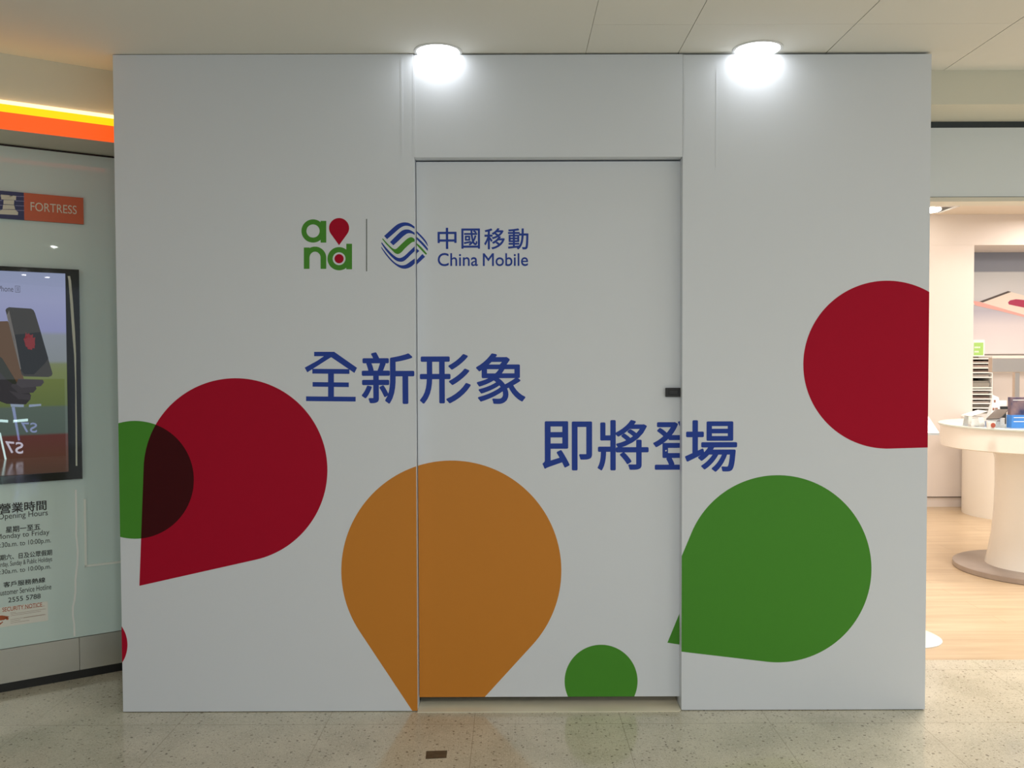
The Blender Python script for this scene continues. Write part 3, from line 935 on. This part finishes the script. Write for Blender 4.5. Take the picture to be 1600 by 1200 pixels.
fa_l = []
for x0, x1, y0 in ((175, 270, 845), (400, 760, 815), (180, 780, 868), (180, 700, 895), (175, 760, 960), (180, 350, 990), (400, 780, 965), (180, 500, 1020)):
    w__ = 5
    sk = lambda x: -(x - 40) * 0.155
    fa_l.append([K3(x0, y0 + 20 + sk(x0)), K3(x1, y0 + 20 + sk(x1)), K3(x1, y0 + 20 + w__ + sk(x1)), K3(x0, y0 + 20 + w__ + sk(x0))])
wall_decal('sticker_small_print', fa_l, 0.0011, FA, ST, 0.0003)
wall_decal('sticker_hand', [[K3(-60, 895), K3(40, 890), K3(160, 908), K3(70, 935), K3(70, 965), K3(0, 975), K3(-60, 960)], [K3(-60, 1050), K3(0, 1050), K3(52, 1005), K3(40, 990), K3(0, 1035), K3(-60, 1030)],
                            [K3(100, 925), K3(150, 930), K3(140, 965), K3(100, 960)]], 0.0011, OR, ST, 0.0004, 'orange hand print')

# ------------------------------------------------------------------ shop on the right
# downlight recessed in the shop ceiling
c0 = on_z(1490, 324, ZSC); c1 = on_z(1455, 333, ZSC)
DLt = thing('recessed_downlight', (3.95, 4.55, ZSC), 'square recessed downlight in the shop ceiling by the hoarding edge', 'lamp')
bm = bmesh.new()
x0, x1, y0, y1 = c0.x - 0.42, c0.x, 4.30, 4.66
for b_ in ((x0, x1, y0, y0 + .02), (x0, x1, y1 - .02, y1), (x0, x0 + .02, y0 + .02, y1 - .02), (x1 - .02, x1, y0 + .02, y1 - .02)):
    bm_box(bm, b_[0], b_[1], b_[2], b_[3], ZSC - 0.012, ZSC - 0.0005)
finish('frame', bm, WHITE, DLt)
box('housing', x0 + .02, x1 - .02, y0 + .02, y1 - .02, ZSC - 0.004, ZSC - 0.001, BLACK, DLt)
bm = bmesh.new(); bm_lathe(bm, [(0, -0.005), (0.12, -0.005), (0.12, -0.02), (0.09, -0.03), (0, -0.03)], (0.5 * (x0 + x1), 0.5 * (y0 + y1), ZSC), 24)
finish('lens', bm, principled('downlight_lens', (1, 1, 1), 0.3, emit=(1, 0.9, 0.75), estr=12), DLt)
spl_ = bpy.data.lights.new('wall_washer', 'SPOT'); spl_.energy = 6; spl_.color = (1, 0.85, 0.66); spl_.spot_size = math.radians(70); spl_.spot_blend = 0.8; spl_.shadow_soft_size = 0.05
so = bpy.data.objects.new('wall_washer', spl_); COL.objects.link(so); so.location = (4.15, 4.15, 2.70)
so.rotation_euler = (Vector((4.15, 4.82, 1.7)) - Vector(so.location)).to_track_quat('-Z', 'Y').to_euler()

# poster in the recess
PY = 5.385
pl = on_y(1500, 450, PY).x; pt = on_y(1550, 392, PY).z + 0.1; pb = on_y(1550, 553, PY).z
PO = thing('wall_poster', (pl + 1.2, PY, pb), 'large pale poster of a pink phone on the shop back wall', 'poster')


def poster_mat():
    m = principled('poster_print', (0.6, 0.6, 0.62), 0.4)
    nt = m.node_tree; L = nt.links
    tc = nd(m, 'ShaderNodeTexCoord'); sep = nd(m, 'ShaderNodeSeparateXYZ'); L.new(tc.outputs['Object'], sep.inputs[0])
    mr = nd(m, 'ShaderNodeMapRange'); L.new(sep.outputs['Z'], mr.inputs['Value'])
    mr.inputs['From Min'].default_value = 0; mr.inputs['From Max'].default_value = pt - pb - 0.1
    cr = nd(m, 'ShaderNodeValToRGB'); L.new(mr.outputs['Result'], cr.inputs['Fac'])
    E = cr.color_ramp.elements
    st = [(0, (0.80, 0.74, 0.74)), (0.28, (0.72, 0.67, 0.70)), (0.42, (0.48, 0.47, 0.55)), (0.55, (0.62, 0.62, 0.64)), (0.79, (0.60, 0.63, 0.66)), (0.80, (0.27, 0.30, 0.37)), (1.0, (0.25, 0.28, 0.36))]
    E[0].position = 0; E[0].color = (*st[0][1], 1); E[1].position = 1; E[1].color = (*st[-1][1], 1)
    for p, c in st[1:-1]: e = E.new(p); e.color = (*c, 1)
    L.new(cr.outputs['Color'], nt.nodes['Principled BSDF'].inputs['Base Color'])
    return m


box('poster_sheet', pl, pl + 2.6, PY - 0.01, PY, pb, pt, poster_mat(), PO)
J = lambda pts: zz(pts, 1500, 370, 8.0)
decal_xz('pictured_phone', [J([(165, 800), (240, 815), (640, 690), (1300, 860), (1400, 1150), (900, 1010), (480, 900), (170, 845)])], PY - 0.0105, principled('poster_ivory', (0.80, 0.72, 0.64), 0.4), PO, 0.0006, None, 'ivory phone face')
decal_xz('phone_edge', [J([(160, 800), (240, 812), (800, 975), (1400, 1150), (1400, 1195), (800, 1003), (480, 922), (190, 858)])], PY - 0.0115, principled('poster_pink', (0.85, 0.42, 0.38), 0.4), PO, 0.0006, None, 'pink phone edge')
decal_xz('screen_bar', [J([(240, 810), (600, 678), (640, 688), (285, 820)])], PY - 0.0115, principled('poster_dark', (0.08, 0.06, 0.055), 0.4), PO, 0.0006, None, 'dark bar')
decal_xz('picture_blob', [J([(600, 820), (625, 795), (700, 780), (800, 790), (1000, 840), (1000, 900), (800, 885), (700, 865), (610, 845)])], PY - 0.0115, principled('poster_magenta', (0.42, 0.035, 0.10), 0.4), PO, 0.0006, None, 'magenta blob')
# ledge below the poster
lz = on_y(1560, 556, 5.3).z
LE = box('wall_ledge', xr + 0.01, 7.93, 5.16, 5.384, lz - 0.06, lz, WHITEG, origin=(5.5, 5.3, lz))
tag(LE, 'long pale ledge on the shop wall beneath the phone poster', 'ledge')

# steel display gantry
GY = 3.6
ga = on_y(1550.5, 559, GY); gb = on_y(1552, 582, GY)
GX1 = ga.x + 1.3
px0 = on_y(1587, 600, GY).x; px1 = on_y(1594.5, 600, GY).x
GT = thing('display_gantry', ((px0 + px1) / 2, GY, 0), 'brushed steel beam on a post behind the round white table', 'display frame')
STL = bump(principled('shop_steel', (0.62, 0.54, 0.47), 0.34, metal=1.0), 2.2, 0.5, 0.02, 1, (4, 1, 0.2))
box('beam', ga.x, GX1, GY, GY + 0.06, gb.z, ga.z, STL, GT, 0.003)
box('post', px0, px1, GY + 0.01, GY + 0.05, 0.02, gb.z, STL, GT, 0.002)
box('post', px0 + 1.0, px1 + 1.0, GY + 0.01, GY + 0.05, 0.02, gb.z, STL, GT, 0.002)
box('foot_plate', px0 - 0.1, px1 + 0.1, GY - 0.08, GY + 0.14, 0.0, 0.02, STL, GT, 0.003)
box('foot_plate', px0 + 0.9, px1 + 1.1, GY - 0.08, GY + 0.14, 0.0, 0.02, STL, GT, 0.003)

# brochure rack
RY = 4.86
ra = on_y(1518.0, 557, RY); rb = on_y(1550.3, 650, RY)
rx0, rx1 = max(ra.x, xr + 0.006), rb.x
RK = thing('brochure_rack', ((rx0 + rx1) / 2, RY + 0.1, 0), 'narrow white rack of stacked shelves beside the shop wall', 'rack')
box('side_board', rx0, rx0 + 0.006, RY, RY + 0.26, 0.12, ra.z, WHITE, RK)
box('side_board', rx1 - 0.006, rx1, RY, RY + 0.26, 0.12, ra.z, WHITE, RK)
box('back_board', rx0 + 0.006, rx1 - 0.006, RY + 0.25, RY + 0.26, 0.12, ra.z, principled('rack_back', (0.14, 0.11, 0.09), 0.6), RK)
box('plinth', on_y(1514, 780, RY).x if False else rx0, rx1, RY + 0.02, RY + 0.26, 0.0, 0.12, principled('rack_plinth', (0.33, 0.27, 0.24), 0.6), RK)
shelf_px = [560.5, 567.5, 575, 582.3, 589.5, 606, 609.5, 616, 623.5, 630.5, 637.5]
zs_list = [on_y(1535, v, RY).z for v in shelf_px]
k = zs_list[-1]
while k > 0.3: k -= 0.06; zs_list.append(k)
for z in zs_list: box('shelf', rx0 + 0.0065, rx1 - 0.0065, RY + 0.001, RY + 0.249, z - 0.006, z + 0.006, WHITEG, RK)
rnd = random.Random(3)
pap = [(0.34, 0.26, 0.22), (0.50, 0.40, 0.36), (0.22, 0.16, 0.14), (0.60, 0.54, 0.50), (0.30, 0.28, 0.24)]
PM = [principled('paper_%d' % i, c, 0.6) for i, c in enumerate(pap)]
names = ['upper', 'second', 'third', 'fourth', 'fifth', 'sixth', 'seventh', 'eighth', 'ninth', 'tenth']
for i in range(10):
    zlo = zs_list[i + 1] + 0.0065; gap = zs_list[i] - 0.006 - zlo
    if gap < 0.015: continue
    h = gap * rnd.uniform(0.35, 0.7)
    bm = bmesh.new(); nl = 3
    for q in range(nl): bm_box(bm, rx0 + 0.012 + rnd.uniform(0, .008), rx1 - 0.014 - rnd.uniform(0, .008), RY + 0.01 + rnd.uniform(0, .03), RY + 0.22, zlo + h * q / nl, zlo + h * (q + 0.92) / nl)
    o = finish('brochure_stack', bm, PM[i % 5], origin=((rx0 + rx1) / 2, RY + .1, zlo))
    tag(o, 'paper stack on the %s shelf from the top of the narrow white rack' % ['first', 'second', 'third', 'fourth', 'fifth', 'sixth', 'seventh', 'eighth', 'ninth', 'tenth'][i], 'papers', 'paper stacks in the white rack')
# green card standing on the rack
ga_ = on_y(1520.5, 553, RY + 0.05); gb_ = on_y(1538.5, 531, RY + 0.05)
GS = thing('price_card', ((ga_.x + gb_.x) / 2, RY + 0.05, ra.z), 'small green and white card standing on the narrow rack', 'card')
box('card_holder', ga_.x, gb_.x, RY + 0.05, RY + 0.058, ra.z, gb_.z, WHITE, GS)
ia = on_y(1520.5, 551.5, RY + .048); ib = on_y(1537, 530, RY + .048)
iz0 = ra.z + 0.012; iz1 = on_y(1530, 530 + 0.0, RY).z - 0.012
box('green_sheet', ga_.x + 0.006, gb_.x - 0.012, RY + 0.048, RY + 0.0498, iz0, iz0 + (iz1 - iz0) * 0.86, principled('card_green', (0.36, 0.62, 0.16), 0.5), GS)
for zz_, w in ((0.62, 0.8), (0.28, 0.6)):
    bm = bmesh.new()
    for q in range(4):
        xx = ga_.x + 0.012 + q * 0.018 * w
        bm_box(bm, xx, xx + 0.011 * w, RY + 0.0465, RY + 0.0478, iz0 + (iz1 - iz0) * zz_ * .86 - 0.008, iz0 + (iz1 - iz0) * zz_ * .86 + 0.008)
    finish('card_print', bm, WHITE, GS)

# drum counter behind the table
DC = on_y(1612, 812, 4.05)
bm = bmesh.new()
rd = abs(on_y(1612, 812, 4.15).x - on_y(1531, 812, 4.15).x)
dcx, dcy = on_y(1612, 700, 4.15).x, 4.42
DT = thing('drum_counter', (dcx, dcy + 0.1, 0), 'round white drum counter standing behind the round table', 'counter')
rd = dcx - on_y(1531, 812, 4.2).x
bm_lathe(bm, [(0, 0), (rd, 0), (rd, 0.86), (0, 0.86)], (dcx, dcy, 0), 64)
finish('body', bm, WHITEG, DT, smooth=True)
bm = bmesh.new(); bm_lathe(bm, [(0, 0.86), (rd + 0.01, 0.86), (rd + 0.01, 0.885), (0, 0.885)], (dcx, dcy, 0), 64)
finish('counter_top', bm, WHITE, DT, smooth=True)

# round table
TX, TY = -0.044 + 818 * 5.82 / F_PX, 2.32
RTb = thing('round_table', (TX, TY, 0), 'round white shop table on a flared pedestal with a grey base disc', 'table')
bm = bmesh.new(); bm_lathe(bm, [(0, 0), (0.475, 0), (0.48, 0.004), (0.48, 0.034), (0.472, 0.038), (0, 0.038)], (TX, TY, 0), 96)
finish('base_disc', bm, mottled(principled('grey_base', (0.36, 0.31, 0.28), 0.3, metal=0.3), (0.33, 0.28, 0.25), (0.42, 0.36, 0.32), 5), RTb, smooth=True)['label'] = 'grey base disc'
bm = bmesh.new(); bm_lathe(bm, [(0.285, 0.038), (0.268, 0.12), (0.248, 0.25), (0.235, 0.4), (0.230, 0.6), (0.232, 0.74), (0.25, 0.824)], (TX, TY, 0), 96)
finish('pedestal', bm, WHITEG, RTb, smooth=True)
bm = bmesh.new(); bm_lathe(bm, [(0, 0.824), (0.555, 0.824), (0.565, 0.83), (0.565, 0.966), (0, 0.966)], (TX, TY, 0), 96)
finish('table_drum', bm, WHITEG, RTb, smooth=True)
bm = bmesh.new(); bm_lathe(bm, [(0, 0.966), (0.578, 0.966), (0.58, 0.969), (0.58, 0.977), (0.577, 0.98), (0, 0.98)], (TX, TY, 0), 96)
finish('glass_top', bm, principled('table_glass', (0.70, 0.78, 0.74), 0.05, spec=0.6), RTb, smooth=True)['label'] = 'pale green glass top'
ZT = 0.9805

# things on the table
def tpt(u, y): return on_y(u, 650, y).x


# blue leaflet holder
by = 1.98
b0, b1 = tpt(1581, by), tpt(1581, by) + 0.15
bz0, bz1 = ZT, on_y(1590, 621, by).z
BB = thing('leaflet_holder', ((b0 + b1) / 2, by + 0.03, ZT), 'blue leaflet box with dark photo top on the round table', 'leaflet holder')
box('holder_box', b0, b1, by, by + 0.06, ZT, ZT + (bz1 - bz0) * 0.42, principled('leaflet_blue', (0.05, 0.22, 0.62), 0.4), BB, 0.001)['label'] = 'bright blue lower box'
box('leaflet', b0 + .002, b1 - .002, by + 0.012, by + 0.05, ZT + (bz1 - bz0) * 0.42, bz1, mottled(principled('leaflet_photo', (.1, .1, .2), .5), (0.02, 0.03, 0.10), (0.26, 0.17, 0.17), 14), BB)['label'] = 'dark photo leaflet'
for q, (w, zf) in enumerate(((0.9, 0.33), (0.7, 0.2), (0.85, 0.9))):
    zc = ZT + (bz1 - bz0) * zf
    yy = by - 0.0012 if zf < .5 else by + 0.0108
    box('leaflet_print', b0 + 0.012, b0 + 0.012 + 0.10 * w, yy, yy + 0.0011, zc, zc + 0.004, WHITE, BB)

# tilted phone on an acrylic wedge
py_ = 2.05
pa = on_z(1541, 655, 1.02)
x_a, x_b = tpt(1543, py_), tpt(1566, py_)
PS = thing('phone_on_stand', (x_a + .04, py_, ZT), 'dark phone lying tilted on a clear wedge stand on the round table', 'phone')
ACR = principled('clear_acrylic', (0.95, 0.97, 0.97), 0.05, trans=0.85, spec=0.5)
bm = bmesh.new()
bm_prism(bm, [(x_a + .01, py_ - 0.03, ZT), (x_b, py_ - 0.03, ZT), (x_b, py_ - 0.03, ZT + 0.06), (x_a + .01, py_ - 0.03, ZT + 0.035)], (0, 0.08, 0))
finish('wedge', bm, ACR, PS)
bm = bmesh.new()
p1, p2 = on_y(1541, 656, py_ - .05), on_y(1562, 655, py_ - .05)
p3, p4 = on_y(1576, 641, py_ + .06), on_y(1556, 641, py_ + .06)
top = [p1, p2, p3, p4]
bm_prism(bm, top, (0, 0, 0.007))
finish('phone_body', bm, principled('phone_dark', (0.10, 0.085, 0.075), 0.25), PS)['label'] = 'dark phone'
# red label cup
cx_ = tpt(1548.5, 1.93)
RC = thing('small_pot', (cx_, 1.93, ZT), 'tiny white pot with a red front mark in front of the tilted phone', 'pot')
bm = bmesh.new(); bm_lathe(bm, [(0, 0), (0.022, 0), (0.026, 0.044), (0.022, 0.044), (0.019, 0.006), (0, 0.006)], (cx_, 1.93, ZT), 24)
finish('pot_body', bm, WHITE, RC, smooth=True)
bm = bmesh.new()
bm_prism(bm, [(cx_ + 0.014 * math.cos(t), 1.93 - 0.0265, ZT + 0.023 + 0.015 * math.sin(t)) for t in [2 * math.pi * k / 16 for k in range(16)]], (0, 0.003, 0))
finish('red_mark', bm, principled('mark_red', (0.45, 0.10, 0.06), 0.5), RC)['label'] = 'red mark'
# white price card, tent shaped
cy_ = 2.12
q0, q1 = on_y(1547, 648, cy_), on_y(1566, 647, cy_)
q2, q3 = on_y(1560.5, 621, cy_ + .03), on_y(1551.5, 617, cy_ + .03)
PC = thing('price_card', ((q0.x + q1.x) / 2, cy_, ZT), 'white tent card with small print standing behind the tilted phone', 'card')
bm = bmesh.new()
bm_prism(bm, [Vector((q0.x, cy_, ZT)), Vector((q1.x, cy_, ZT)), q2, q3], (0, 0.003, 0))
bm_prism(bm, [Vector((q0.x, cy_ + .07, ZT)), Vector((q1.x, cy_ + .07, ZT)), q2 + Vector((0, .003, 0)), q3 + Vector((0, .003, 0))], (0, 0.003, 0))
finish('card_sheet', bm, WHITE, PC)
for f_, (wa, wb) in ((0.8, (0.2, 0.45)), (0.55, (0.1, 0.3)), (0.55, (0.4, 0.7)), (0.3, (0.3, 0.75)), (0.2, (0.35, 0.6))):
    zz_ = ZT + (q3.z - ZT) * f_; yy = cy_ + 0.03 * f_ - 0.002
    xa = q0.x + (q3.x - q0.x) * f_; xb_ = q1.x + (q2.x - q1.x) * f_
    box('card_print', xa + (xb_ - xa) * wa, xa + (xb_ - xa) * wb, yy, yy + 0.001, zz_ - 0.008, zz_ + 0.008, principled('print_brown', (0.35, 0.17, 0.12), 0.5), PC)
# clear acrylic box
ax0, ax1 = tpt(1517, 2.1), tpt(1539, 2.1)
AB = thing('acrylic_box', ((ax0 + ax1) / 2, 2.15, ZT), 'clear acrylic box near the left edge of the round table', 'box')
bm = bmesh.new()
zt2 = ZT + 0.085
bm_prism(bm, [(ax0, 2.10, ZT), (ax1, 2.10, ZT), (ax1 - .012, 2.10, zt2 - .02), (ax0 + .01, 2.10, zt2 - .02)], (0, 0.10, 0))
finish('box_body', bm, ACR, AB)
bm = bmesh.new(); bm_prism(bm, [(ax0 - .005, 2.09, zt2 - .0195), (ax1 + .01, 2.09, zt2 + .012), (ax1 + .01, 2.21, zt2 + .012), (ax0 - .005, 2.21, zt2 - .0195)], (0, 0, 0.004))
finish('box_lid', bm, principled('lid_white', (0.8, 0.78, 0.75), 0.3), AB)
# dark card reader
dx = tpt(1571, 2.3)
CRd = thing('card_reader', (dx, 2.32, ZT), 'small black device with a pale backing beside the blue leaflet box', 'device')
zc = on_y(1571, 638, 2.3).z
box('body', dx - 0.035, dx + 0.04, 2.30, 2.34, zc - 0.008, zc + 0.012, BLACK, CRd, 0.003)
box('stand', dx - 0.012, dx + 0.012, 2.31, 2.33, ZT, zc - 0.008, BLACK, CRd, 0.002)
box('backing', dx - 0.02, dx + 0.03, 2.342, 2.347, ZT, zc + 0.05, WHITE, CRd)

# small floor stand by the hoarding edge
sc_ = on_z(1414, 996, 0.0)
FS = thing('floor_stand', (sc_.x, sc_.y, 0), 'white floor stand with a round foot half hidden behind the hoarding edge', 'stand')
bm = bmesh.new(); bm_lathe(bm, [(0, 0), (0.172, 0), (0.172, 0.004), (0.15, 0.016), (0.09, 0.030), (0.03, 0.038), (0, 0.038)], (sc_.x, sc_.y, 0), 64)
finish('foot', bm, WHITE, FS, smooth=True)
bm = bmesh.new(); bm_lathe(bm, [(0, 0.036), (0.018, 0.036), (0.018, 1.02), (0, 1.02)], (sc_.x, sc_.y, 0), 24)
finish('pole', bm, WHITE, FS, smooth=True)
tr0 = on_y(1464.5, 679.5, sc_.y - 0.08); tr1 = on_y(1447, 659, sc_.y + 0.12)
w2 = tr0.x - sc_.x
bm = bmesh.new()
bm_prism(bm, [(sc_.x - w2, sc_.y - 0.10, tr0.z), (tr0.x, sc_.y - 0.10, tr0.z), (tr1.x, sc_.y + 0.12, tr1.z + .03), (2 * sc_.x - tr1.x, sc_.y + 0.12, tr1.z + .03)], (0, 0, 0.012))
finish('tilted_plate', bm, principled('white_plate', (0.9, 0.9, 0.9), 0.3), FS)  # plain white plate without glow

# lit phone advertisement standing far behind the photographer; the screen glass mirrors it
def mirrored(u, v, P0, N0):
    d = ray(u, v)
    t = (GP - CAM).dot(WN) / d.dot(WN)
    h = CAM + d * t
    d2 = d - WN * (2 * d.dot(WN))
    k = (P0 - h).dot(N0) / d2.dot(N0)
    return h + d2 * k


AP = Vector((3.95, -8.05, 0.0)); AN = Vector((-0.58, 0.81, 0)).normalized(); AT = Vector((AN.y, -AN.x, 0))
AD = thing('advertising_totem', AP - AN * 0.06, 'dark advertising totem with glowing letters far behind the camera, mirrored in the screen glass', 'sign')
c4 = [AP + AT * x + Vector((0, 0, z)) for x, z in ((-0.65, 0.0), (0.65, 0.0), (0.65, 1.15), (-0.65, 1.15))]
bm = bmesh.new(); bm_prism(bm, [c - AN * 0.005 for c in c4], -AN * 0.08)
finish('totem_body', bm, principled('totem_black', (0.02, 0.02, 0.03), 0.3), AD)
TW = principled('totem_white', (1, 1, 1), 0.4, emit=(0.78, 0.82, 1.0), estr=11)
TB = principled('totem_blue', (1, 1, 1), 0.4, emit=(0.35, 0.42, 1.0), estr=7)
TC = principled('totem_cyan', (1, 1, 1), 0.4, emit=(0.7, 1.0, 1.0), estr=16)
M_ = lambda u, v: mirrored(u, v, AP, AN)
for (u0, u1, v0, v1, tilt, mt) in ((8, 36, 707, 689, 2, TW), (32.5, 57.5, 675, 659.5, 1, TB)):
    bm = bmesh.new()
    bm_text(bm, 'S7', lambda p, q, u0=u0, u1=u1, v0=v0, v1=v1, tilt=tilt: M_(u1 + (u0 - u1) * p, v0 + (v1 - v0) * q + tilt * (1 - p)), 0.02, AN * 0.004)
    finish('lettering', bm, mt, AD)
for nm, mt, q in (('light_line', TB, [(16, 631), (37, 632), (37, 636), (17, 635.5)]), ('light_line', TB, [(18, 636), (23, 636), (31, 688), (28, 688)]), ('light_line', TB, [(45, 632), (64, 631), (64, 634), (45, 636)]),
                  ('light_line', TC, [(20.5, 656), (43.5, 654), (43.5, 658), (20.5, 660)]), ('light_line', TC, [(-4, 655), (12.5, 656), (12.5, 660), (-4, 659)]), ('light_line', TC, [(-2, 676), (1, 676), (13.5, 732), (10.5, 733)])):
    bm = bmesh.new(); bm_prism(bm, [M_(*p) for p in q], AN * 0.004); finish(nm, bm, mt, AD)
